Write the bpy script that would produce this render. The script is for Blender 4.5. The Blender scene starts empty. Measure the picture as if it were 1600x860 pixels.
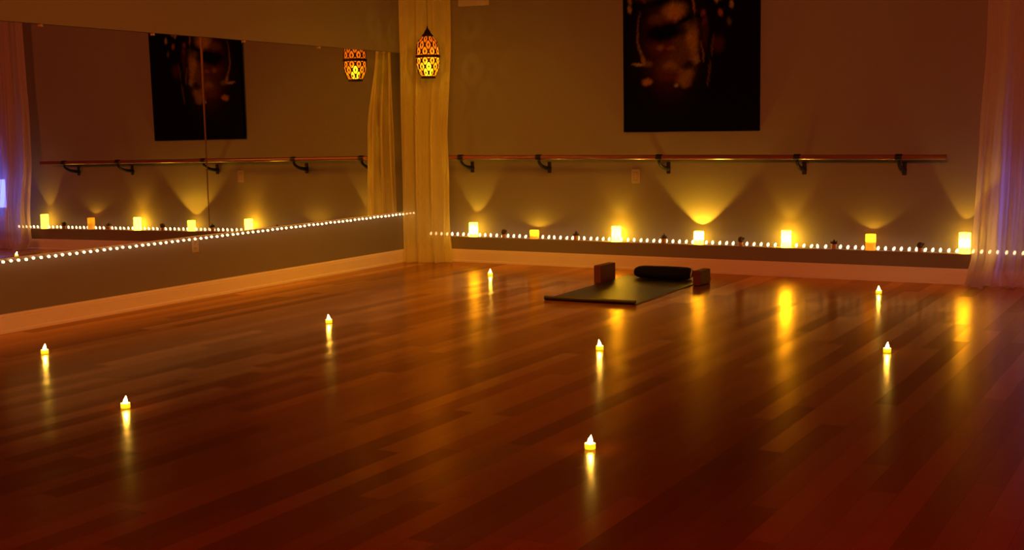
import bpy, bmesh, math, random
from mathutils import Vector, Matrix
random.seed(7)
S = bpy.context.scene
C = S.collection
PI = math.pi

# ------------------------------------------------------------------ camera
F_PX = 2010.85
cd = bpy.data.cameras.new('camera'); cam = bpy.data.objects.new('camera', cd); C.objects.link(cam)
cd.sensor_width = 36.0; cd.lens = F_PX/1600*36.0; cd.clip_start = .05; cd.clip_end = 60
yaw, pit, rol = .5055, -.1146, -.0132
Fw = Vector((-math.sin(yaw)*math.cos(pit), math.cos(yaw)*math.cos(pit), math.sin(pit)))
Rt = Vector((math.cos(yaw), math.sin(yaw), 0)); Up = Rt.cross(Fw)
R2 = Rt*math.cos(rol)+Up*math.sin(rol); U2 = -Rt*math.sin(rol)+Up*math.cos(rol)
M4 = Matrix((R2, U2, -Fw)).transposed().to_4x4(); M4.translation = Vector((6.183, -9.578, 1.15))
cam.matrix_world = M4
S.camera = cam

# ------------------------------------------------------------------ exposure, world, added room fills
S.view_settings.view_transform = 'Standard'; S.view_settings.look = 'None'
S.view_settings.exposure = 0.0; S.view_settings.gamma = 1.0
S.view_settings.use_curve_mapping = False
w = bpy.data.worlds.new('world'); S.world = w; w.use_nodes = True
w.node_tree.nodes['Background'].inputs[0].default_value = (.4, .05, .02, 1)
w.node_tree.nodes['Background'].inputs[1].default_value = .02
try:
    S.cycles.use_denoising = True
    S.cycles.sample_clamp_indirect = 10.0
    S.cycles.max_bounces = 7; S.cycles.transparent_max_bounces = 12
    S.cycles.caustics_reflective = False
except Exception: pass

def lamp(name, kind, loc, energy, col, size=.3, rot=None, parent=None, **kw):
    l = bpy.data.lights.new(name, kind); l.energy = energy; l.color = col
    if kind == 'AREA': l.size = size
    elif kind != 'SUN': l.shadow_soft_size = size
    for k, v in kw.items(): setattr(l, k, v)
    o = bpy.data.objects.new(name, l); C.objects.link(o); o.location = loc
    if rot: o.rotation_euler = rot
    if parent: o.parent = parent
    return o
# colours of the added fill lights that stand for unseen sources
AMBER = (1, .25, .018); RED = (1, .012, .002); ROSE = (1, .19, .08); GOLD = (1, .38, .012)
def spot(name, loc, aim, energy, col, deg, size=.35, blend=1.0):
    o = lamp(name, 'SPOT', loc, energy, col, size, spot_size=math.radians(deg), spot_blend=blend)
    o.rotation_euler = (Vector(aim)-Vector(loc)).to_track_quat('-Z', 'Y').to_euler()
    return o
# added fill spots with no fixtures, kept out of the camera's view
spot('amber_wall_fill', (4.6, -11.2, 2.5), (1.6, 0, 1.5), 800, AMBER, 46)
spot('rose_wall_fill', (6.2, -11.0, 2.5), (4.2, 0, 1.9), 620, ROSE, 40)
spot('amber_mirror_wall_fill', (6.9, -6.0, 2.6), (0, -3.2, .5), 1000, AMBER, 60)
spot('gold_corner_fill', (2.3, -2.9, 2.7), (.3, -.5, .55), 360, GOLD, 80, .8)
spot('gold_floor_fill', (2.3, -2.3, 2.7), (2.0, -2.5, 0), 310, GOLD, 95, .3)  # added to brighten the floor towards the corner
lamp('red_room_fill', 'AREA', (6.2, -9.3, 2.6), 205, RED, 1.4, (math.radians(35), 0, math.radians(6)))  # added red fill without a fixture, reddens the near floor

# ------------------------------------------------------------------ materials
def sock(n, *names):
    for a in names:
        if a in n.inputs: return n.inputs[a]
def mat(name, col=(.5, .5, .5), rough=.6, metal=0, spec=.5, emit=None, es=0, noise=0, nscale=20, bump=0, bscale=60):
    m = bpy.data.materials.new(name); m.use_nodes = True
    nt = m.node_tree; b = nt.nodes['Principled BSDF']
    b.inputs['Base Color'].default_value = (*col, 1); b.inputs['Roughness'].default_value = rough
    b.inputs['Metallic'].default_value = metal
    b.inputs['Specular IOR Level'].default_value = spec
    if emit:
        b.inputs['Emission Color'].default_value = (*emit, 1); b.inputs['Emission Strength'].default_value = es
    if noise:
        tc = nt.nodes.new('ShaderNodeTexCoord'); nz = nt.nodes.new('ShaderNodeTexNoise')
        nz.inputs['Scale'].default_value = nscale; nt.links.new(tc.outputs['Object'], nz.inputs['Vector'])
        mx = nt.nodes.new('ShaderNodeMixRGB'); mx.blend_type = 'MULTIPLY'; mx.inputs[0].default_value = noise
        mx.inputs[1].default_value = (*col, 1); nt.links.new(nz.outputs['Color'], mx.inputs[2])
        nt.links.new(mx.outputs[0], b.inputs['Base Color'])
    if bump:
        tc = nt.nodes.new('ShaderNodeTexCoord'); nz = nt.nodes.new('ShaderNodeTexNoise'); bp = nt.nodes.new('ShaderNodeBump')
        nz.inputs['Scale'].default_value = bscale; nt.links.new(tc.outputs['Object'], nz.inputs['Vector'])
        bp.inputs['Strength'].default_value = bump; bp.inputs['Distance'].default_value = .004
        nt.links.new(nz.outputs['Fac'], bp.inputs['Height']); nt.links.new(bp.outputs[0], b.inputs['Normal'])
    return m

WALL = mat('wall_paint', (.21, .20, .175), .75, spec=.25, bump=.12, bscale=90)
WHITE = mat('white_trim_paint', (.78, .72, .62), .38, bump=.05, bscale=30)
CEIL = mat('ceiling_paint', (.4, .36, .3), .9)
BLACK = mat('black_bracket_metal', (.006, .006, .008), .5, spec=.3)
RAILW = mat('barre_wood', (.22, .07, .04), .27, noise=.4, nscale=9)
RAILW.node_tree.nodes['Principled BSDF'].inputs['Coat Weight'].default_value = 1
RAILW.node_tree.nodes['Principled BSDF'].inputs['Coat Roughness'].default_value = .2
PLATE = mat('cream_plastic', (.34, .31, .22), .3)
MATM = mat('mat_rubber', (.006, .005, .005), .36, bump=.4, bscale=400)
BOLST = mat('bolster_fabric', (.006, .006, .009), .9, spec=.1, bump=.3, bscale=300)
STRAP = mat('pale_strap_fabric', (.5, .42, .36), .8)
CHROME = mat('clear_clip', (.8, .78, .75), .15, metal=1)
BLOCK = mat('block_foam', (.10, .03, .02), .75, spec=.2, noise=.25, nscale=60)
POT = mat('pot_ceramic', (.45, .25, .12), .4)
LEAF = mat('succulent_leaf', (.03, .035, .02), .6)
CACT = mat('cactus_skin', (.06, .05, .025), .7, bump=.5, bscale=200)
IRON = mat('lantern_bronze', (.035, .015, .012), .5, metal=.7)
WIRE = mat('string_wire', (.55, .45, .35), .5)
BULB = mat('string_bulb_glow', (.9, .8, .6), .4, emit=(1, .60, .27), es=4.8)
SEAM = mat('mirror_edge', (.08, .04, .025), .4)
CASING = mat('tea_light_cup', (.9, .75, .35), .4, emit=(1, .68, .012), es=1.3)
FLAME = mat('tea_light_flame', (1, .8, .4), .4, emit=(1, .74, .16), es=170)

MIR = bpy.data.materials.new('mirror_silver'); MIR.use_nodes = True
nt = MIR.node_tree; nt.nodes.clear()
g = nt.nodes.new('ShaderNodeBsdfGlossy'); g.inputs['Color'].default_value = (.80, .76, .74, 1); g.inputs['Roughness'].default_value = 0.0
o_ = nt.nodes.new('ShaderNodeOutputMaterial'); nt.links.new(g.outputs[0], o_.inputs[0])

def sheer(name, col, trans, tl=.55):
    m = bpy.data.materials.new(name); m.use_nodes = True; nt = m.node_tree; nt.nodes.clear()
    d = nt.nodes.new('ShaderNodeBsdfDiffuse'); d.inputs[0].default_value = (*col, 1)
    t = nt.nodes.new('ShaderNodeBsdfTranslucent'); t.inputs[0].default_value = (*col, 1)
    tr = nt.nodes.new('ShaderNodeBsdfTransparent')
    m1 = nt.nodes.new('ShaderNodeMixShader'); m1.inputs[0].default_value = tl
    m2 = nt.nodes.new('ShaderNodeMixShader')
    # a woven voile: at a glancing angle the threads close up
    lw = nt.nodes.new('ShaderNodeLayerWeight'); lw.inputs['Blend'].default_value = .5
    mr = nt.nodes.new('ShaderNodeMapRange'); mr.inputs[1].default_value = 0; mr.inputs[2].default_value = 1
    mr.inputs[3].default_value = trans; mr.inputs[4].default_value = trans*.15
    nt.links.new(lw.outputs['Facing'], mr.inputs[0])
    nt.links.new(d.outputs[0], m1.inputs[1]); nt.links.new(t.outputs[0], m1.inputs[2])
    nt.links.new(mr.outputs[0], m2.inputs[0])
    nt.links.new(m1.outputs[0], m2.inputs[1]); nt.links.new(tr.outputs[0], m2.inputs[2])
    o = nt.nodes.new('ShaderNodeOutputMaterial'); nt.links.new(m2.outputs[0], o.inputs[0])
    return m
VOILE_GOLD = sheer('gold_voile', (.95, .90, .36), .24)
VOILE_WHITE = sheer('white_voile', (.90, .82, .78), .36)

def waxmat(name, es, tcol, dcol=(.5, .32, .10)):
    m = bpy.data.materials.new(name); m.use_nodes = True; nt = m.node_tree; nt.nodes.clear()
    d = nt.nodes.new('ShaderNodeBsdfDiffuse'); d.inputs[0].default_value = (*dcol, 1)
    t = nt.nodes.new('ShaderNodeBsdfTranslucent'); t.inputs[0].default_value = (*tcol, 1)
    e = nt.nodes.new('ShaderNodeEmission'); e.inputs[0].default_value = (1, .52, .014, 1); e.inputs[1].default_value = es
    a0 = nt.nodes.new('ShaderNodeAddShader'); nt.links.new(d.outputs[0], a0.inputs[0]); nt.links.new(t.outputs[0], a0.inputs[1])
    a = nt.nodes.new('ShaderNodeAddShader'); o = nt.nodes.new('ShaderNodeOutputMaterial')
    nt.links.new(a0.outputs[0], a.inputs[0]); nt.links.new(e.outputs[0], a.inputs[1]); nt.links.new(a.outputs[0], o.inputs[0])
    return m
WAX_BRIGHT = waxmat('bright_candle_wax', 9.0, (.16, .17, .40))
WAX_DIM = waxmat('dim_candle_wax', .40, (.30, .24, .05))
for n in WAX_DIM.node_tree.nodes:
    if n.type == 'EMISSION': n.inputs[0].default_value = (1, .36, .01, 1)
WAX_GLOW = waxmat('glowing_candle_wax', 24.0, (.16, .17, .40))
# floor wood
WOOD = bpy.data.materials.new('floor_planks'); WOOD.use_nodes = True
nt = WOOD.node_tree; b = nt.nodes['Principled BSDF']
at = nt.nodes.new('ShaderNodeAttribute'); at.attribute_name = 'tone'
tc = nt.nodes.new('ShaderNodeTexCoord'); mp = nt.nodes.new('ShaderNodeMapping'); mp.inputs['Scale'].default_value = (55, 2.2, 1)
nz = nt.nodes.new('ShaderNodeTexNoise'); nz.inputs['Scale'].default_value = 1; nz.inputs['Detail'].default_value = 4
nt.links.new(tc.outputs['Object'], mp.inputs[0]); nt.links.new(mp.outputs[0], nz.inputs['Vector'])
cr = nt.nodes.new('ShaderNodeValToRGB')
cr.color_ramp.elements[0].color = (.07, .005, .001, 1); cr.color_ramp.elements[1].color = (.19, .030, .002, 1)
ad = nt.nodes.new('ShaderNodeMath'); ad.operation = 'MULTIPLY_ADD'; ad.inputs[1].default_value = .22
nt.links.new(nz.outputs['Fac'], ad.inputs[0]); nt.links.new(at.outputs['Fac'], ad.inputs[2])
nt.links.new(ad.outputs[0], cr.inputs[0]); nt.links.new(cr.outputs[0], b.inputs['Base Color'])
nt.nodes.remove(b)
dif = nt.nodes.new('ShaderNodeBsdfDiffuse'); nt.links.new(cr.outputs[0], dif.inputs['Color'])
glo = nt.nodes.new('ShaderNodeBsdfGlossy'); glo.inputs['Color'].default_value = (1, .74, .36, 1)   # amber-tinted varnish
glo.inputs['Roughness'].default_value = .235
fre = nt.nodes.new('ShaderNodeLayerWeight'); fre.inputs['Blend'].default_value = .5
fp = nt.nodes.new('ShaderNodeMath'); fp.operation = 'POWER'; fp.inputs[1].default_value = 4.2
nt.links.new(fre.outputs['Facing'], fp.inputs[0])
fm = nt.nodes.new('ShaderNodeMath'); fm.operation = 'MULTIPLY_ADD'; fm.inputs[1].default_value = .60; fm.inputs[2].default_value = .95
nt.links.new(at.outputs['Fac'], fm.inputs[0])
f2 = nt.nodes.new('ShaderNodeMath'); f2.operation = 'MULTIPLY'; f2.use_clamp = True
nt.links.new(fp.outputs[0], f2.inputs[0]); nt.links.new(fm.outputs[0], f2.inputs[1])
fx = nt.nodes.new('ShaderNodeMixShader'); nt.links.new(f2.outputs[0], fx.inputs[0])
nt.links.new(dif.outputs[0], fx.inputs[1]); nt.links.new(glo.outputs[0], fx.inputs[2])
for q in nt.nodes:
    if q.type == 'OUTPUT_MATERIAL': nt.links.new(fx.outputs[0], q.inputs[0])
bp = nt.nodes.new('ShaderNodeBump'); bp.inputs['Strength'].default_value = .10; bp.inputs['Distance'].default_value = .0006
mp2 = nt.nodes.new('ShaderNodeMapping'); mp2.inputs['Scale'].default_value = (22, 5, 1)
nz2 = nt.nodes.new('ShaderNodeTexNoise'); nz2.inputs['Scale'].default_value = 1
nt.links.new(tc.outputs['Object'], mp2.inputs[0]); nt.links.new(mp2.outputs[0], nz2.inputs['Vector'])
nt.links.new(nz2.outputs['Fac'], bp.inputs['Height'])
tl_ = nt.nodes.new('ShaderNodeAttribute'); tl_.attribute_name = 'tilt'      # every plank lies a hair out of level
ge = nt.nodes.new('ShaderNodeNewGeometry'); va = nt.nodes.new('ShaderNodeVectorMath'); va.operation = 'ADD'
vn = nt.nodes.new('ShaderNodeVectorMath'); vn.operation = 'NORMALIZE'
nt.links.new(ge.outputs['Normal'], va.inputs[0]); nt.links.new(tl_.outputs['Vector'], va.inputs[1])
nt.links.new(va.outputs[0], vn.inputs[0]); nt.links.new(vn.outputs[0], bp.inputs['Normal'])
for q in (dif, glo, fre): nt.links.new(bp.outputs[0], q.inputs['Normal'])

ART = bpy.data.materials.new('canvas_paint'); ART.use_nodes = True
nt = ART.node_tree; b = nt.nodes['Principled BSDF']; at = nt.nodes.new('ShaderNodeAttribute'); at.attribute_name = 'paint'
nt.links.new(at.outputs['Color'], b.inputs['Base Color']); b.inputs['Roughness'].default_value = .8
b.inputs['Specular IOR Level'].default_value = .05

# ------------------------------------------------------------------ mesh helpers
def box(bm, x0, x1, y0, y1, z0, z1):
    vs = [bm.verts.new(p) for p in ((x0,y0,z0),(x1,y0,z0),(x1,y1,z0),(x0,y1,z0),(x0,y0,z1),(x1,y0,z1),(x1,y1,z1),(x0,y1,z1))]
    for f in ((0,3,2,1),(4,5,6,7),(0,1,5,4),(1,2,6,5),(2,3,7,6),(3,0,4,7)): bm.faces.new([vs[i] for i in f])
    return vs
def tube(bm, pts, rad, n=12, cap=True):
    rings = []
    pts = [Vector(p) for p in pts]
    rr = rad if isinstance(rad, (list, tuple)) else [rad]*len(pts)
    up = None
    for i, p in enumerate(pts):
        t = (pts[min(i+1, len(pts)-1)]-pts[max(i-1, 0)]).normalized()
        if up is None:
            up = Vector((0, 0, 1)) if abs(t.z) < .9 else Vector((1, 0, 0))
        a = t.cross(up).normalized(); bb = a.cross(t).normalized(); up = bb
        rings.append([bm.verts.new(p+(a*math.cos(2*PI*k/n)+bb*math.sin(2*PI*k/n))*rr[i]) for k in range(n)])
    for i in range(len(rings)-1):
        for k in range(n): bm.faces.new((rings[i][k], rings[i][(k+1)%n], rings[i+1][(k+1)%n], rings[i+1][k]))
    if cap:
        bm.faces.new(rings[0][::-1]); bm.faces.new(rings[-1])
def lathe(bm, prof, n=24, c=(0, 0, 0)):
    rings = []
    for r, z in prof:
        if r < 1e-6: rings.append([bm.verts.new((c[0], c[1], c[2]+z))])
        else: rings.append([bm.verts.new((c[0]+r*math.cos(2*PI*k/n), c[1]+r*math.sin(2*PI*k/n), c[2]+z)) for k in range(n)])
    for a, b in zip(rings, rings[1:]):
        for k in range(n):
            k2 = (k+1) % n
            if len(a) == 1 and len(b) == 1: continue
            if len(a) == 1: bm.faces.new((a[0], b[k2], b[k]))
            elif len(b) == 1: bm.faces.new((a[k], a[k2], b[0]))
            else: bm.faces.new((a[k], a[k2], b[k2], b[k]))
def obj(name, bm, m, parent=None, smooth=False, bevel=0, seg=2, kind=None, fix=True):
    if fix: bmesh.ops.recalc_face_normals(bm, faces=bm.faces)
    me = bpy.data.meshes.new(name); bm.to_mesh(me); bm.free()
    if smooth:
        for p in me.polygons: p.use_smooth = True
    me.materials.append(m)
    o = bpy.data.objects.new(name, me); C.objects.link(o)
    if parent: o.parent = parent
    if bevel:
        md = o.modifiers.new('bevel', 'BEVEL'); md.width = bevel; md.segments = seg; md.limit_method = 'ANGLE'
    if kind: o['kind'] = kind
    return o
def thing(name, label, cat, loc=(0, 0, 0), rz=0, group=None):
    o = bpy.data.objects.new(name, None); C.objects.link(o); o.empty_display_size = .05
    o.location = loc; o.rotation_euler = (0, 0, rz); o['label'] = label; o['category'] = cat
    if group: o['group'] = group
    return o
def tag(o, label, cat, group=None):
    o['label'] = label; o['category'] = cat
    if group: o['group'] = group
    return o
def dup(root, loc, label, rz=0):
    r = root.copy(); C.objects.link(r); r.location = loc; r.rotation_euler = (0, 0, rz); r['label'] = label
    for ch in list(root.children):
        c = ch.copy(); C.objects.link(c); c.parent = r
        for gch in ch.children:
            d = gch.copy(); C.objects.link(d); d.parent = c
    return r

D = .1306           # depth of the ledge
ZL = .217           # ledge top
MRZ = .0106         # left wall is turned by this much
XR, YB, ZC = 7.3, -12.4, 2.75

# ------------------------------------------------------------------ structure
bm = bmesh.new()
me = bpy.data.meshes.new('floor')
verts, faces, tones, tilts = [], [], [], []
PW = .094
x = -.30; k = 0
while x < XR+.1:
    y = YB-.1 - random.random()*1.2
    while y < .2:
        L = random.choice((.75, 1.0, 1.3, 1.5, 1.7))+random.random()*.25
        y2 = min(y+L, .25)
        if y2 > YB:
            tone = random.random()**1.2; tx = random.gauss(0, .0075); ty = random.gauss(0, .0035)
            g1, cv = .00025, .0002
            xs = [x+g1, x+.004, x+PW*.5, x+PW-.004, x+PW-g1]
            ys = [y+g1, y+.003, y2-.003, y2-g1]
            base = len(verts)
            for yy in ys:
                for xx in xs:
                    e = (xx in (xs[0], xs[-1])) or (yy in (ys[0], ys[-1]))
                    z = (.0001 if xx == xs[2] else 0)
                    verts.append((xx, yy, z-.0003))
            for j in range(3):
                for i in range(4):
                    a = base+j*5+i
                    faces.append((a, a+1, a+6, a+5)); tones.append(tone); tilts.append((tx, ty, 0))
        y = y2 if y2 < .25 else 1
    x += PW
# sub-floor closing the joints
b0 = len(verts); verts += [(-.3, YB-.1, -.0022), (XR+.1, YB-.1, -.0022), (XR+.1, .2, -.0022), (-.3, .2, -.0022)]
faces.append((b0, b0+1, b0+2, b0+3)); tones.append(0.0); tilts.append((0, 0, 0))
me.from_pydata(verts, [], faces)
a = me.attributes.new('tone', 'FLOAT', 'FACE')
for i, t in enumerate(tones): a.data[i].value = t*.75
a = me.attributes.new('tilt', 'FLOAT_VECTOR', 'FACE')
for i, t in enumerate(tilts): a.data[i].vector = t
me.materials.append(WOOD)
fl = bpy.data.objects.new('floor', me); C.objects.link(fl); fl['kind'] = 'structure'

WX0, WX1, WZ0, WZ1 = 5.24, 6.3, .28, 1.25      # the window beyond the right-hand curtain
bm = bmesh.new()
box(bm, -.4, WX0, 0, .15, -.1, ZC+.1); box(bm, WX1, XR+.2, 0, .15, -.1, ZC+.1)
box(bm, WX0, WX1, 0, .15, -.1, WZ0); box(bm, WX0, WX1, 0, .15, WZ1, ZC+.1)
obj('wall_back', bm, WALL, kind='structure')
bm = bmesh.new(); box(bm, -.05, XR, -D, 0, -.01, ZL)
obj('trim_1', bm, WALL, kind='structure', bevel=.004)      # boxed ledge along the foot of the back wall
def baseboard(bm, x0, x1, y, h):                        # moulded profile, runs along x, face towards -y
    pr = [(0, 0), (-.020, 0), (-.020, .014), (-.014, .020), (-.013, h-.026), (-.011, h-.020), (-.011, h-.012), (-.007, h-.006), (-.006, h), (0, h)]
    A = [bm.verts.new((x0, y+p[0], p[1])) for p in pr]; B = [bm.verts.new((x1, y+p[0], p[1])) for p in pr]
    for i in range(len(pr)-1): bm.faces.new((A[i], B[i], B[i+1], A[i+1]))
    bm.faces.new(A); bm.faces.new(B[::-1])
bm = bmesh.new(); baseboard(bm, -.02, XR, -D, .1112)
obj('baseboard_back', bm, WHITE, kind='structure')

# left wall: lower field, proud upper field above the mirrors
WLx = -.014
bm = bmesh.new()
box(bm, -.2, WLx, YB-.2, .0, -.1, ZC+.1)
box(bm, WLx-.01, .006, YB-.2, -.408, 1.789, ZC+.1)
wl = obj('wall_left', bm, WALL, kind='structure', bevel=.003); wl.rotation_euler.z = MRZ
bm = bmesh.new(); baseboard(bm, 0, 12.0, 0, .1112)
bmesh.ops.rotate(bm, verts=bm.verts, cent=(0, 0, 0), matrix=Matrix.Rotation(PI/2, 3, 'Z'))
bmesh.ops.translate(bm, verts=bm.verts, vec=(WLx, -12.1, 0))
o = obj('baseboard_left', bm, WHITE, kind='structure'); o.rotation_euler.z = MRZ
bm = bmesh.new(); box(bm, XR, XR+.15, YB-.2, .15, -.1, ZC+.1); obj('wall_right', bm, WALL, kind='structure')
bm = bmesh.new(); box(bm, -.4, XR+.2, YB-.15, YB, -.1, ZC+.1); obj('wall_front', bm, WALL, kind='structure')
bm = bmesh.new(); box(bm, -.4, XR+.2, YB-.2, .2, ZC, ZC+.1); obj('ceiling', bm, CEIL, kind='structure')

# mirror channel under the mirrors
bm = bmesh.new(); box(bm, WLx, .006, -5.6, -.13, .424, .430); box(bm, .003, .006, -5.6, -.13, .424, .437)
o = obj('trim_2', bm, CHROME if False else mat('channel_metal', (.6, .5, .35), .4, metal=.6), kind='structure'); o.rotation_euler.z = MRZ

# window of evening blue
wn = bpy.data.objects.new('window_1', None); C.objects.link(wn); wn['kind'] = 'structure'; wn.location = (WX0, .02, WZ0)
bm = bmesh.new(); W_, H_ = WX1-WX0, WZ1-WZ0
for a in ((0, .05, 0, H_), (W_-.05, W_, 0, H_), (0, W_, 0, .05), (0, W_, H_-.05, H_), (W_/2-.02, W_/2+.02, 0, H_)):
    box(bm, a[0], a[1], 0, .06, a[2], a[3])
obj('window_frame', bm, WHITE, wn)
bm = bmesh.new(); box(bm, .04, W_-.04, .03, .036, .04, H_-.04)
obj('window_pane', bm, mat('blue_evening_pane', (.05, .08, .2), .1, emit=(.05, .13, 1.0), es=.35), wn)
lamp('blue_window_light', 'AREA', (5.30, -.03, .58), 3.0, (.12, .16, 1.0), .3, (math.radians(-90), 0, math.radians(-62)))

# ------------------------------------------------------------------ mirrors
def mirror(y0, y1, label):
    # leaning back very slightly: foot 12 mm off the wall, head 3 mm
    t = thing('wall_mirror', label, 'mirror', (0, 0, 0), MRZ, 'mirror panels on the left wall')
    bm = bmesh.new(); lean = .0064; zb_, zt_ = .430, 1.788
    dx = lambda z: -(z-.43)*lean
    vs = [bm.verts.new(p) for p in ((0, y0, zb_), (0, y1, zb_), (dx(zt_), y1, zt_), (dx(zt_), y0, zt_),
                                    (-.004, y0, zb_), (-.004, y1, zb_), (dx(zt_)-.004, y1, zt_), (dx(zt_)-.004, y0, zt_))]
    for f in ((0, 1, 2, 3), (4, 7, 6, 5), (0, 4, 5, 1), (1, 5, 6, 2), (2, 6, 7, 3), (3, 7, 4, 0)): bm.faces.new([vs[i] for i in f])
    obj('glass', bm, MIR, t)
    for s in (y0, y1-.002):
        bm = bmesh.new(); box(bm, -.010, .0006, s, s+.002, zb_, zt_)
        obj('edge_strip', bm, SEAM, t)
    n = 3
    for i in range(n):
        yy = y0+(y1-y0)*(i+.5)/n
        bm = bmesh.new(); box(bm, -.0087, .0045, yy-.008, yy+.008, 1.773, 1.789)
        obj('mirror_clip', bm, PLATE, t, bevel=.002)
    return t
mirror(-2.7875, -.13, 'large frameless wall mirror panel nearest the corner, right of the seam')
mirror(-5.55, -2.7885, 'large frameless wall mirror panel at far left, left of the seam')

# ------------------------------------------------------------------ curtains
def fnoise(seed):
    r = random.Random(seed)
    cs = [(r.uniform(.6, 1), r.uniform(0, 6.28), f) for f in (1, 2.3, 3.7, 5.9, 9.1)]
    return lambda t: sum(a/(1+.35*i)*math.sin(f*t+p) for i, (a, p, f) in enumerate(cs))/2.2
def curtain(label, left, right, base_f, base_l, amp, nfold, seed, material, puddle=.0, ztop=2.7):
    r = random.Random(seed)
    n1, n2, n3 = fnoise(seed), fnoise(seed+1), fnoise(seed+2)
    NU, NV = 260, 90
    bm = bmesh.new(); g = []
    for j in range(NV+1):
        v = j/NV; z = ztop*(1-v) + .004*v
        row = []
        for i in range(NU+1):
            u = i/NU
            uu = u + .010*math.sin(3*v*PI+u*9) + .018*n2(v*2.2+u*3)*v
            xl, xr = left(z), right(z)
            x = xl+(xr-xl)*u; base_y = base_f(z)*u + (base_l if base_l is not None else base_f(z))*(1-u)
            ph = 2*PI*nfold*uu + 1.3*n1(u*6.0) + .5*v*n3(u*5+v)
            y = base_y - amp*(.55+.45*v)*(.65*math.sin(ph)+.35*math.sin(ph*1.7+2+v*1.4)) - amp*.25*n2(u*14+v*3)*v
            x += .35*amp*math.cos(ph)*.5
            low = max(0, (.12-z)/.12)
            y -= puddle*low**2*(.6+.5*math.sin(ph*.5+1)+.3*n1(u*9))
            x += puddle*low**2*.8*n3(u*7)
            z2 = z + low*.010*(1+math.sin(ph*2)) if puddle else z
            row.append(bm.verts.new((x, y, max(.003, z2))))
        g.append(row)
    for j in range(NV):
        for i in range(NU): bm.faces.new((g[j][i], g[j][i+1], g[j+1][i+1], g[j+1][i]))
    o = obj('sheer_curtain', bm, material, smooth=True, fix=False)
    return tag(o, label, 'curtain')
def lerp_prof(pts):
    def f(z):
        if z >= pts[0][0]: return pts[0][1]
        for (z1, a), (z0, b) in zip(pts, pts[1:]):
            if z >= z0:
                t = (z1-z)/(z1-z0); t = t*t*(3-2*t); return a+(b-a)*t
        return pts[-1][1]
    return f
c1 = curtain('golden sheer curtain hanging to the floor in the room corner behind the lantern',
        lerp_prof([(2.7, .035), (1.9, .035), (1.0, .03), (.4, .028), (0, .028)]),
        lerp_prof([(2.7, .36), (1.85, .37), (1.15, .40), (.6, .415), (.3, .415), (0, .425)]), lerp_prof([(2.2, -.10), (1.9, -.11), (1.05, -.25), (.5, -.262), (0, -.25)]), -.385, .050, 3.0, 3, VOILE_GOLD)
c2 = curtain('pale sheer curtain at the right edge, tinged violet, pooling on the floor',
        lerp_prof([(2.7, 4.715), (1.75, 4.703), (1.03, 4.675), (.66, 4.668), (.22, 4.657), (.06, 4.63), (0, 4.60)]),
        lerp_prof([(2.7, 5.16), (1.0, 5.18), (0, 5.22)]), lerp_prof([(1.6, -.10), (1.0, -.125), (.3, -.215), (0, -.235)]), None, .042, 2.4, 21, VOILE_WHITE, puddle=.11)

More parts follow.
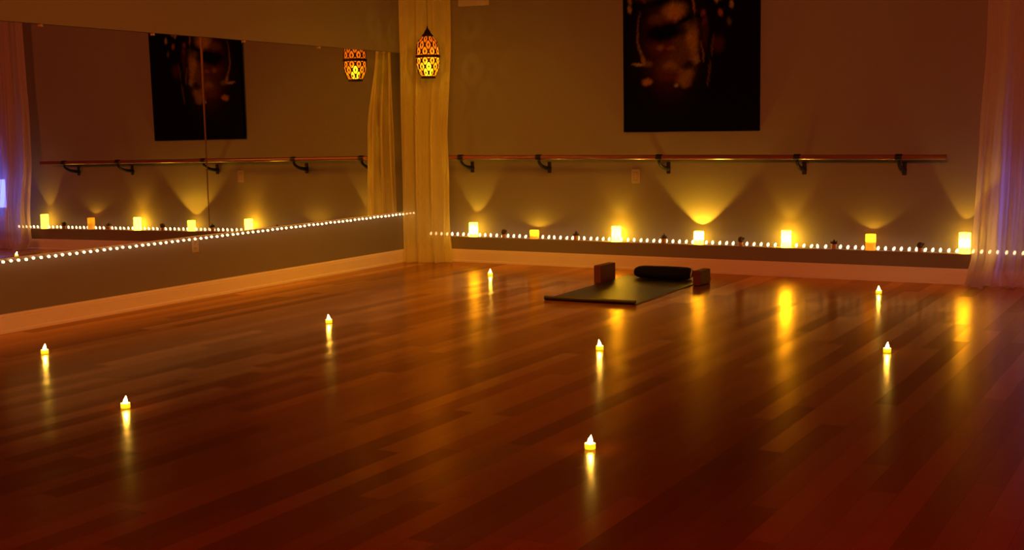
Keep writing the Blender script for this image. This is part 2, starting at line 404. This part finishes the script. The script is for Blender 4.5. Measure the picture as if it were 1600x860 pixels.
# ------------------------------------------------------------------ painting
def art():
    X0, X1, ZB, ZT = 1.945, 3.065, 1.098, 2.52
    t = thing('canvas_painting', 'dark painting of a face with a closed eye on the back wall', 'painting', ((X0+X1)/2, -.004, ZB))
    W = X1-X0; Hh = ZT-ZB
    bm = bmesh.new(); box(bm, -W/2, W/2, -.030, 0, 0, Hh)
    obj('canvas_edge', bm, mat('black_canvas_edge', (.004, .003, .004), .9, spec=.05), t)
    # blobs in painting coordinates taken over the lower 1.0 x 1.0 (u right, v up; 1 unit = the width)
    def P(px, py): return ((px-976)/208.0, (206-py)/206.0*.975)
    r = random.Random(5)
    blobs = []
    def bl(px, py, sx, sy, ang, col, a): blobs.append((*P(px, py), sx/208, sy/208, math.radians(ang), col, a))
    OR, BR, DK, LT = (.28, .19, .022), (.10, .055, .010), (.0, .0, .0), (.34, .27, .11)
    RD = (.085, .022, .010)
    bl(1050, 78, 36, 60, 0, (.05, .010, .006), .9)
    bl(1072, 70, 17, 34, -8, BR, 1); bl(1084, 75, 8, 26, 4, OR, .9); bl(1064, 96, 18, 16, 0, BR, .7)
    bl(1058, 108, 24, 14, 10, BR, .8); bl(1051, 112, 10, 8, 0, OR, .6); bl(1072, 124, 13, 10, 30, OR, .75); bl(1048, 122, 18, 9, 0, RD, .8)
    bl(1041, 83, 20, 10, 0, RD, .7); bl(1052, 84, 6, 3, 0, OR, .35); bl(1035, 82, 5, 4, 0, OR, .5)
    bl(1018, 5, 22, 8, 0, RD, .8); bl(1065, 2, 22, 6, 0, (.3, .06, .02), .7)
    bl(1046, 60, 28, 9, 5, DK, 1); bl(1036, 62, 20, 10, 0, DK, 1); bl(1048, 14, 30, 6, 8, DK, 1); bl(1080, 30, 8, 22, 10, DK, .9)
    bl(1056, 30, 16, 11, 10, OR, 1); bl(1057, 34, 9, 7, 0, (.34, .20, .03), .9); bl(1030, 40, 12, 7, 10, BR, .8)
    bl(1046, 53, 22, 3.0, 8, DK, 1); bl(1075, 43, 16, 3.0, 22, DK, 1); bl(1095, 38, 7, 3, 0, DK, 1)
    for i in range(12):
        q = i/11; bl(1003-7*math.sin(q*PI)+q*6, 32+q*70, 1.2+1.4*q, 5, 0, (.22, .15, .06), .22+.3*q)
    bl(1000, 106, 8, 2.2, 0, LT, .75); bl(1009, 100, 3, 6, 20, OR, .5); bl(1016, 106, 6, 4, 0, OR, .35)
    bl(1086, 20, 1.6, 14, 8, (.3, .14, .08), .7); bl(1090, 102, 5, 6, -35, LT, .5); bl(1078, 110, 9, 6, 20, DK, .8)
    bl(1014, 132, 7, 4.5, 0, (.4, .2, .05), .75); bl(1060, 138, 3, 2.5, 0, (.4, .4, .3), .6); bl(1075, 137, 7, 5, 0, OR, .5)
    for (a, b_, c) in ((988, 12, OR), (986, 24, LT), (1010, 10, BR), (1127, 3, (.5, .15, .08)), (1120, 15, LT), (1133, 8, OR), (1128, 13, OR), (1143, 25, LT), (1127, 36, (.3, .1, .05)), (1140, 50, (.1, .08, .05)), (1101, 35, (.2, .05, .03)), (1103, 48, (.15, .05, .03))):
        bl(a, b_, 3, 5, r.uniform(-30, 30), c, .8)
    for i in range(9): bl(1117-i*1.2, 72+i*7+(8 if i > 3 else 0), 1.2, 4.5, 12, (.20, .10, .07), .38)
    for i in range(5): bl(1098+i, 78+i*6, 1.3, 4, 0, (.24, .15, .06), .4)
    bl(1124, 80, 8, 10, 0, (.06, .008, .01), .7); bl(1104, 60, 4, 22, 0, (.05, .01, .01), .7)
    for i in range(46):                                  # foliage flecks continuing up the canvas
        bl(r.uniform(985, 1175), -r.uniform(3, 80), r.uniform(2, 5), r.uniform(2, 6), r.uniform(-60, 60), r.choice((OR, RD, BR, LT)), r.uniform(.3, .8))
    bl(1060, -40, 34, 26, 0, BR, .8); bl(1050, -28, 40, 6, 8, DK, .9); bl(1048, -60, 18, 12, 0, OR, .5)
    NX, NZ = 240, 300
    verts, faces, cols = [], [], []
    from math import cos, sin, exp
    pre = [(u, v, sx, sz, cos(a), sin(a), c, al) for u, v, sx, sz, a, c, al in blobs]
    fn = fnoise(77); fn2 = fnoise(88)
    for j in range(NZ+1):
        for i in range(NX+1):
            u = i/NX; v = j/NZ*(Hh/W)
            verts.append(((u-.5)*W, -.0305, j/NZ*Hh))
            c = [.0022, .0018, .0022]
            wu = u+.006*fn(v*40)+.004*fn2(u*60+v*30); wv = v+.006*fn2(u*45)+.004*fn(u*70-v*20)
            for bu, bv, sx, sz, ca, sa, col, al in pre:
                du, dv = wu-bu, wv-bv
                if abs(du) > .4 or abs(dv) > .55: continue
                p = (du*ca+dv*sa)/sx; q = (-du*sa+dv*ca)/sz
                e = p*p+q*q
                if e > 5: continue
                wgt = al*exp(-.55*e*e)
                c = [c[k]*(1-wgt)+col[k]*wgt for k in range(3)]
            f = max(.25, .8+.55*fn(u*70+v*23+2*fn2(v*31))*fn2(v*64-u*21+2*fn(u*37)))
            cols.append([max(0, k*f) for k in c]+[1])
    for j in range(NZ):
        for i in range(NX):
            a = j*(NX+1)+i; faces.append((a, a+1, a+NX+2, a+NX+1))
    me = bpy.data.meshes.new('painted_face'); me.from_pydata(verts, [], faces)
    ca_ = me.color_attributes.new('paint', 'FLOAT_COLOR', 'POINT')
    flat = [k for c in cols for k in c]; ca_.data.foreach_set('color', flat)
    me.materials.append(ART); o = bpy.data.objects.new('painted_face', me); C.objects.link(o); o.parent = t
    t.rotation_euler.x = math.radians(.6)
art()

# ------------------------------------------------------------------ barre
BY, BZ = -.195, .900
t = thing('ballet_barre', 'long wooden ballet barre on black brackets along the back wall', 'barre', (0, 0, 0))
bm = bmesh.new(); tube(bm, [(.25, BY, BZ), (.254, BY, BZ), (2, BY, BZ), (4.476, BY, BZ), (4.480, BY, BZ)], [.015, .019, .019, .019, .015], 24)
obj('rail', bm, RAILW, t, smooth=False)
for bx in (.51, 1.256, 2.318, 3.413, 4.150):
    bm = bmesh.new()
    pts, rr = [], []
    for i in range(11):                                     # curved cast arm from plate out and up to the rail
        a = i/10*PI/2
        pts.append((bx, BY*math.sin(a)*1.0 if i < 10 else BY, .805+(BZ-.025-.805)*(1-math.cos(a)))); rr.append(.018-.007*i/10)
    tube(bm, pts, rr, 12)
    arm = obj('bracket', bm, BLACK, t, smooth=True)
    bm = bmesh.new(); box(bm, bx-.016, bx+.016, -.012, 0, .765, .858)
    obj('wall_plate', bm, BLACK, arm, bevel=.004)
    bm = bmesh.new()                                        # saddle clasping the rail from above and in front
    n = 14; A = []
    for xx in (bx-.024, bx+.024):
        A.append([[bm.verts.new((xx, BY+rad*math.cos(q), BZ+rad*math.sin(q))) for q in [math.radians(-70+ i*320/n) for i in range(n+1)]] for rad in (.0192, .0235)])
    for i in range(n):
        (a0, a1), (b0_, b1_) = A
        bm.faces.new((a0[i], a0[i+1], b0_[i+1], b0_[i])); bm.faces.new((a1[i], b1_[i], b1_[i+1], a1[i+1]))
        bm.faces.new((a0[i], a1[i], a1[i+1], a0[i+1])); bm.faces.new((b0_[i], b0_[i+1], b1_[i+1], b1_[i]))
    obj('saddle', bm, BLACK, arm)

# ------------------------------------------------------------------ plates on the walls
def plate_thing(name, label, cat, loc, w_, h_, rot, kind):
    t = thing(name, label, cat, loc); t.rotation_euler = rot
    bm = bmesh.new(); box(bm, -w_/2, w_/2, -.006, 0, -h_/2, h_/2); obj('cover_plate', bm, PLATE, t, bevel=.003)
    if kind == 'switch':
        bm = bmesh.new(); box(bm, -w_*.24, w_*.24, -.0075, -.005, -h_*.30, h_*.30); obj('rocker_frame', bm, mat('rocker_gap', (.2, .15, .1), .6), t)
        bm = bmesh.new(); vs = box(bm, -w_*.19, w_*.19, -.011, -.006, -h_*.26, h_*.26); vs[4].co.y += .003; vs[5].co.y += .003
        obj('rocker', bm, PLATE, t, bevel=.001)
    else:
        for s in (-1, 1):
            bm = bmesh.new(); lathe(bm, [(0, .003), (.014, .003), (.016, 0)], 20)
            bmesh.ops.rotate(bm, verts=bm.verts, cent=(0, 0, 0), matrix=Matrix.Rotation(PI/2, 3, 'X'))
            bmesh.ops.translate(bm, verts=bm.verts, vec=(0, -.006, s*.021))
            sk = obj('socket', bm, PLATE, t)
            for q in (-.006, .006):
                bm = bmesh.new(); box(bm, q-.001, q+.001, -.0098, -.0088, s*.021-.004, s*.021+.005); obj('slot', bm, BLACK, sk)
    return t
plate_thing('light_switch', 'cream rocker light switch on the back wall below the barre', 'light switch', (2.034, 0, .742), .072, .114, (0, 0, 0), 'switch')
plate_thing('wall_outlet', 'power outlet on the left wall just under the string lights', 'outlet', (WLx+.0315, -2.93, .372), .07, .105, (0, 0, PI/2+MRZ), 'outlet')
t = thing('wall_panel', 'pale rectangular panel high on the back wall beside the golden curtain', 'wall panel', (.55, 0, 2.173))
bm = bmesh.new(); box(bm, -.15, .15, -.02, 0, 0, .2); obj('panel_face', bm, mat('grey_panel', (.42, .40, .40), .6), t, bevel=.006)

# ------------------------------------------------------------------ string lights
def bulb_mesh():
    bm = bmesh.new()
    lathe(bm, [(0, 0), (.0055, .001), (.0092, .006), (.0102, .013), (.0085, .021), (.0046, .028), (0, .031)], 12)
    me = bpy.data.meshes.new('bulb'); bmesh.ops.recalc_face_normals(bm, faces=bm.faces); bm.to_mesh(me); bm.free()
    for p in me.polygons: p.use_smooth = True
    me.materials.append(BULB); return me
BM = bulb_mesh()
def string(label, pts, tilt, wirepts, rz=0):
    t = thing('string_lights', label, 'string lights', (0, 0, 0), rz)
    bm = bmesh.new(); tube(bm, wirepts, .0022, 6); obj('wire', bm, WIRE, t)
    r = random.Random(3)
    for p in pts:
        o = bpy.data.objects.new('bulb', BM); C.objects.link(o); o.parent = t; o.location = p
        o.rotation_euler = (tilt[0]+r.gauss(0, .10), tilt[1]+r.gauss(0, .12), r.gauss(0, .2))
        if tilt[1] > 1: o.scale = (.88, .88, .62)
    return t
SP = .0553
xsA = [.115+SP*i for i in range(90) if .115+SP*i < 4.99]
string('string of warm white bulbs standing along the ledge of the back wall', [(x, -.078, ZL+.003) for x in xsA], (.05, .30), [(.08+i*.1, -.078, ZL+.0024) for i in range(50)])
ysB = [-.19-SP*i for i in range(80)]
string('string of warm white bulbs along the bottom edge of the mirrors', [(.0085, y, .4205) for y in ysB], (0, PI/2+.35), [(.0085, -.15-.1*i, .4205) for i in range(45)], MRZ)

# ------------------------------------------------------------------ pillar candles
def pillar(x, r, h, cup, power, waxm, label, lz=.35, hot=(1, .50, .022)):
    t = thing('pillar_candle', label, 'candle', (x, -.084, ZL), 0, 'pillar candles on the ledge')
    th = .0035
    bm = bmesh.new()
    zc = h-cup
    lathe(bm, [(0, 0), (r-.002, 0), (r, .002), (r, h-.003), (r-th*.5, h), (r-th, h-.002)], 40); lathe(bm, [(r-.0005, zc), (0, zc)], 40)
    obj('wax', bm, waxm, t, smooth=True)
    m = t.children[0].modifiers.new('es', 'EDGE_SPLIT'); m.split_angle = math.radians(50)
    bm = bmesh.new(); lathe(bm, [(0, 0), (.004, .002), (.006, .008), (.004, .016), (0, .024)], 12, (0, 0, zc))
    obj('led_flame', bm, mat('candle_flame', (1, .7, .3), .5, emit=(1, .6, .1), es=2), t, smooth=True)
    lamp('candle_light', 'POINT', (0, 0, zc+.028), power, hot, .004, parent=t)
    return t
PW_ = 22.0
pillar(.557, .0375, .120, .095, .42*PW_, WAX_BRIGHT, 'bright tall pillar candle on the ledge, nearest the golden corner curtain')
pillar(1.148, .0385, .072, .045, .07*PW_, WAX_DIM, 'short dim square-topped pillar candle, the smallest on the ledge')
pillar(1.899, .0390, .122, .092, .20*PW_, WAX_GLOW, 'bright tall pillar candle below the light switch, left of the mat')
pillar(2.604, .0380, .102, .068, 1.0*PW_, WAX_BRIGHT, 'bright pillar candle throwing a sharp V of light on the wall')
pillar(3.304, .0375, .126, .092, .22*PW_, WAX_GLOW, 'bright tall pillar candle below the fourth barre bracket')
pillar(3.936, .0370, .118, .055, .07*PW_, WAX_DIM, 'dim orange pillar candle whose lower half is dark')
pillar(4.596, .0400, .147, .105, .40*PW_, WAX_BRIGHT, 'tallest pillar candle, at the edge of the right-hand curtain')

# ------------------------------------------------------------------ succulents and cacti
PY = -.108
def succ(x, label, seed):
    t = thing('potted_succulent', label, 'succulent', (x, PY, ZL), 0, 'small succulents between the candles')
    bm = bmesh.new(); lathe(bm, [(0, 0), (.015, 0), (.017, .004), (.020, .036), (.021, .040), (.018, .040), (.017, .034), (0, .034)], 20)
    obj('pot', bm, POT, t, smooth=True)
    r = random.Random(seed); bm = bmesh.new()
    for ring, (n, el, L) in enumerate(((7, .25, .030), (6, .65, .030), (4, 1.15, .030), (1, 1.5, .036))):
        for k in range(n):
            a = 2*PI*k/n+ring*.5+r.uniform(-.15, .15); e = el+r.uniform(-.1, .1); l = L*r.uniform(.85, 1.15)
            d = Vector((math.cos(a)*math.cos(e), math.sin(a)*math.cos(e), math.sin(e)))
            b0 = Vector((0, 0, .038)); tube(bm, [b0, b0+d*l*.35, b0+d*l*.7+Vector((0, 0, .002)), b0+d*l+Vector((0, 0, .005))], [.003, .0062, .0045, .0008], 6)
    obj('leaves', bm, LEAF, t, smooth=True)
def cact(x, label, seed):
    t = thing('potted_cactus', label, 'cactus', (x, PY, ZL), 0, 'small cacti between the candles')
    bm = bmesh.new(); lathe(bm, [(0, 0), (.014, 0), (.016, .004), (.019, .028), (.020, .032), (.017, .032), (.016, .027), (0, .027)], 20)
    obj('pot', bm, POT, t, smooth=True)
    bm = bmesh.new(); n = 30; prof = [(.010, .027), (.017, .034), (.021, .046), (.020, .058), (.014, .068), (.006, .073)]
    rings = []
    for (rr, z) in prof:
        rings.append([bm.verts.new((rr*(1+.12*math.cos(10*2*PI*k/n))*math.cos(2*PI*k/n), rr*(1+.12*math.cos(10*2*PI*k/n))*math.sin(2*PI*k/n), z)) for k in range(n)])
    for a_, b_ in zip(rings, rings[1:]):
        for k in range(n): bm.faces.new((a_[k], a_[(k+1)%n], b_[(k+1)%n], b_[k]))
    bm.faces.new(rings[-1])
    body = obj('cactus_body', bm, CACT, t, smooth=True)
    bm = bmesh.new(); s = 1 if seed % 2 else -1
    tube(bm, [(s*.014, 0, .050), (s*.022, -.002, .055), (s*.026, -.003, .062), (s*.025, -.003, .068)], [.005, .0065, .0065, .003], 10)
    obj('cactus_arm', bm, CACT, body, smooth=True)
cact(.868, 'small round cactus in a pot between the first two candles from the corner', 1)
succ(1.549, 'small spiky succulent in a pot right of the shortest candle', 2)
succ(2.322, 'small spiky succulent in a pot left of the candle throwing the V of light', 3)
cact(2.955, 'small round cactus in a pot right of the candle throwing the V of light', 5)
succ(3.672, 'small spiky succulent in a pot left of the dim orange candle', 4)
cact(4.295, 'small round cactus in a pot between the dim candle and the right curtain', 7)

# ------------------------------------------------------------------ tea lights on the floor
def tealight(loc, label):
    t = thing('tea_light', label, 'tea light', (loc[0], loc[1], .0012), 0, 'tea lights on the floor')
    bm = bmesh.new(); lathe(bm, [(0, 0), (.0185, 0), (.0195, .0015), (.0195, .019), (.0185, .020), (.0165, .0185), (.008, .017), (0, .017)], 32)
    o = obj('cup', bm, CASING, t, smooth=True); m = o.modifiers.new('es', 'EDGE_SPLIT'); m.split_angle = math.radians(40)
    bm = bmesh.new(); lathe(bm, [(0, 0), (.005, .001), (.0085, .007), (.0085, .013), (.0055, .021), (.0022, .029), (0, .034)], 16, (0, 0, .0165))
    f = obj('flame', bm, FLAME, t, smooth=True)
    for v in f.data.vertices:
        v.co.x += (v.co.z-.0165)**2*4
    return t
TL = [((4.238, -5.503), 'lit tea light on the floor nearest the camera, at the bottom centre'),
      ((4.740, -3.091), 'lit tea light on the right floor, nearer of the two on the right'),
      ((4.177, -.845), 'lit tea light on the right floor close to the back baseboard'),
      ((3.399, -3.623), 'lit tea light on the middle of the floor in front of the yoga mat'),
      ((1.537, -3.451), 'lit tea light on the floor left of centre, below the mirror'),
      ((1.207, -.938), 'lit tea light on the floor near the golden corner curtain'),
      ((2.193, -5.730), 'lit tea light on the left floor, second from the left edge'),
      ((.807, -4.937), 'lit tea light on the floor nearest the left edge by the baseboard')]
t0 = tealight(TL[0][0], TL[0][1])
for i, (l, lab) in enumerate(TL[1:]): dup(t0, (l[0], l[1], .0012), lab, (i+1)*1.1)

# ------------------------------------------------------------------ mat, blocks, bolster
t = thing('yoga_mat', 'black yoga mat lying in front of the back wall, near end curled', 'yoga mat', (2.552, -1.2, .0012))
bm = bmesh.new()
prof = [(.98, .0), (.98, .006)]
W2 = .325
top, bot = [], []
N = 40
for i in range(N+1):
    y = .70-(1.52)*i/N; top.append((y, .006)); bot.append((y, 0))
cy_ = -.82
for i in range(1, 19):                                     # the near end rolls up on itself once
    a = -PI/2 - i*2*PI*1.15/18
    rr = .0155-.0045*i/18
    bot.append((cy_+rr*math.cos(a), .0155+rr*math.sin(a))); top.append((cy_+(rr-.0055)*math.cos(a), .0155+(rr-.0055)*math.sin(a)))
A = [[bm.verts.new((sx, y, z)) for (y, z) in pr] for sx in (-W2, W2) for pr in (top, bot)]
for i in range(len(top)-1):
    bm.faces.new((A[0][i], A[2][i], A[2][i+1], A[0][i+1])); bm.faces.new((A[1][i], A[1][i+1], A[3][i+1], A[3][i]))
    bm.faces.new((A[0][i], A[0][i+1], A[1][i+1], A[1][i])); bm.faces.new((A[2][i], A[3][i], A[3][i+1], A[2][i+1]))
bm.faces.new((A[0][0], A[1][0], A[3][0], A[2][0])); bm.faces.new((A[0][-1], A[2][-1], A[3][-1], A[1][-1]))
o = obj('mat_sheet', bm, MATM, t)
t.rotation_euler.z = .03

def block(x, y, z, rz, dims, label):
    t = thing('yoga_block', label, 'yoga block', (x, y, z), rz, 'yoga blocks beside the mat')
    bm = bmesh.new(); box(bm, -dims[0]/2, dims[0]/2, 0, dims[1], 0, dims[2])
    o = obj('foam_body', bm, BLOCK, t, bevel=.006, seg=3)
block(2.184, -1.062, .0012, -.02, (.056, .255, .130), 'maroon yoga block standing on its long edge left of the mat')
block(2.908, -.938, .0012, -.03, (.056, .20, .108), 'maroon yoga block standing on its long edge right of the mat')

t = thing('bolster', 'black rounded bolster lying across the far end of the mat', 'bolster', (2.562, -.675, .0075), .02)
bm = bmesh.new(); rings = []; n = 28
sec = [(-.235, .45), (-.229, .66), (-.21, .86), (-.18, .97), (-.13, 1), (0, 1.03), (.12, 1), (.17, .96), (.195, .84), (.206, .62), (.21, .40)]
for x_, s in sec:
    rings.append([bm.verts.new((x_, .085*s*math.cos(2*PI*k/n), .047+.047*s*math.copysign(abs(math.sin(2*PI*k/n))**.85, math.sin(2*PI*k/n)))) for k in range(n)])
for a_, b_ in zip(rings, rings[1:]):
    for k in range(n): bm.faces.new((a_[k], a_[(k+1)%n], b_[(k+1)%n], b_[k]))
bm.faces.new(rings[0]); bm.faces.new(rings[-1])
bo = obj('cushion', bm, BOLST, t, smooth=True)
bm = bmesh.new(); pts = [(.212, -.02, .085), (.222, -.03, .092), (.226, -.045, .075), (.224, -.05, .055), (.220, -.05, .035), (.216, -.045, .02)]
tube(bm, pts, [.003, .005, .004, .006, .004, .003], 8)
obj('handle_strap', bm, STRAP, t, smooth=True)['label'] = 'pale twisted strap'

# ------------------------------------------------------------------ hanging lantern
LX, LY, LZ = .364, -.454, 1.775
t = thing('hanging_lantern', 'pierced bronze lantern glowing amber, hanging before the corner curtain', 'lantern', (LX, LY, LZ-.215))
def prof_r(v):      # v 0..1 bottom..top of the pierced body
    pts = [(0, .060), (.06, .074), (.18, .091), (.32, .098), (.5, .0995), (.68, .097), (.80, .089), (.90, .073), (1, .042)]
    for (a, ra), (b, rb) in zip(pts, pts[1:]):
        if v <= b: return ra+(rb-ra)*(v-a)/(b-a)
    return .04
HB = .338
def surf(th, v, off=0): 
    r = prof_r(max(0, min(1, v)))+off
    return (r*math.cos(th), r*math.sin(th), .012+v*HB)
def shell(v0, v1, rows, n, name):
    bm = bmesh.new(); dv = (v1-v0)/rows; dth = 2*PI/n
    K = 16
    for j in range(-1, rows+1):
        for i in range(n):
            thc = (i+(.5 if j % 2 else 0))*dth; vc = v0+(j+.5)*dv if True else 0
            vc = v0+(j+1)*dv*1.0 - dv*.5
            hv = dv*1.0; hth = dth*.5
            out, hole, ring_o, stud = [], [], [], []
            for k in range(K):
                q = 2*PI*k/K; cx, sy = math.cos(q), math.sin(q)
                m = abs(cx)+abs(sy)
                du, dvv = cx/m, sy/m
                cl = lambda v: max(v0, min(v1, v))
                out.append((thc+du*hth, cl(vc+dvv*hv)))
                s = .70; m2 = (abs(cx)**1.45+abs(sy)**1.45)**(1/1.45)
                hole.append((thc+cx/m2*hth*s, cl(vc+sy/m2*hv*s)))
                stud.append((thc+cx/m2*hth*.24, vc+sy/m2*hv*.27))
            A = [bm.verts.new(surf(*p)) for p in out]; B = [bm.verts.new(surf(*p)) for p in hole]
            for k in range(K):
                k2 = (k+1) % K
                try: bm.faces.new((A[k], A[k2], B[k2], B[k]))
                except Exception: pass
            if v0+.01 < vc < v1-.01:
                St = [bm.verts.new(surf(*p)) for p in stud]; bm.faces.new(St)
                # thin stem holding the stud
                w_ = .05*hth
                q4 = [(thc-w_, vc-hv*.72), (thc+w_, vc-hv*.72), (thc+w_, vc-hv*.2), (thc-w_, vc-hv*.2)]
                bm.faces.new([bm.verts.new(surf(a, max(v0, b))) for a, b in q4])
    bmesh.ops.remove_doubles(bm, verts=bm.verts, dist=.0002)
    bmesh.ops.dissolve_degenerate(bm, dist=.0001, edges=bm.edges)
    o = obj(name, bm, IRON, t, fix=False)
    m = o.modifiers.new('s', 'SOLIDIFY'); m.thickness = .0016; m.offset = 0
    return o
shell(.02, .46, 3, 10, 'lower_lattice'); shell(.53, 1.0, 3, 10, 'upper_lattice')
bm = bmesh.new(); lathe(bm, [(.096, .168), (.102, .170), (.104, .1795), (.102, .189), (.096, .191), (.096, .168)], 48); obj('belt', bm, IRON, t, smooth=True)
bm = bmesh.new(); lathe(bm, [(0, 0), (.060, 0), (.063, .004), (.061, .010), (.056, .020), (.052, .020), (.050, .006), (0, .006)], 40); obj('base_ring', bm, IRON, t, smooth=True)
bm = bmesh.new(); lathe(bm, [(.046, .341), (.049, .346), (.042, .358), (.030, .370), (.024, .384), (.012, .402), (.006, .415), (.0045, .428), (0, .430)], 32); obj('cap', bm, IRON, t, smooth=True)
bm = bmesh.new(); tube(bm, [(0, 0, .425), (0, 0, 2.75-LZ+.215)], .0016, 6); obj('hanging_wire', bm, IRON, t)
bm = bmesh.new(); lathe(bm, [(prof_r(v/20)-.005, .014+v/20*HB) for v in range(21)], 40)
GL = sheer('amber_glass_liner', (1, .42, .07), .45, .6); gl = obj('glass_liner', bm, GL, t, smooth=True)
bm = bmesh.new(); lathe(bm, [(0, .008), (.022, .008), (.024, .02), (.026, .045), (.034, .075), (.036, .095), (.028, .118), (.012, .135), (0, .138)], 24)
obj('candle_bulb', bm, mat('lantern_bulb_glow', (1, .8, .3), .5, emit=(1, .72, .01), es=9), t, smooth=True)
lamp('lantern_light', 'POINT', (0, 0, .155), 1.6, (1, .50, .06), .003, parent=t)
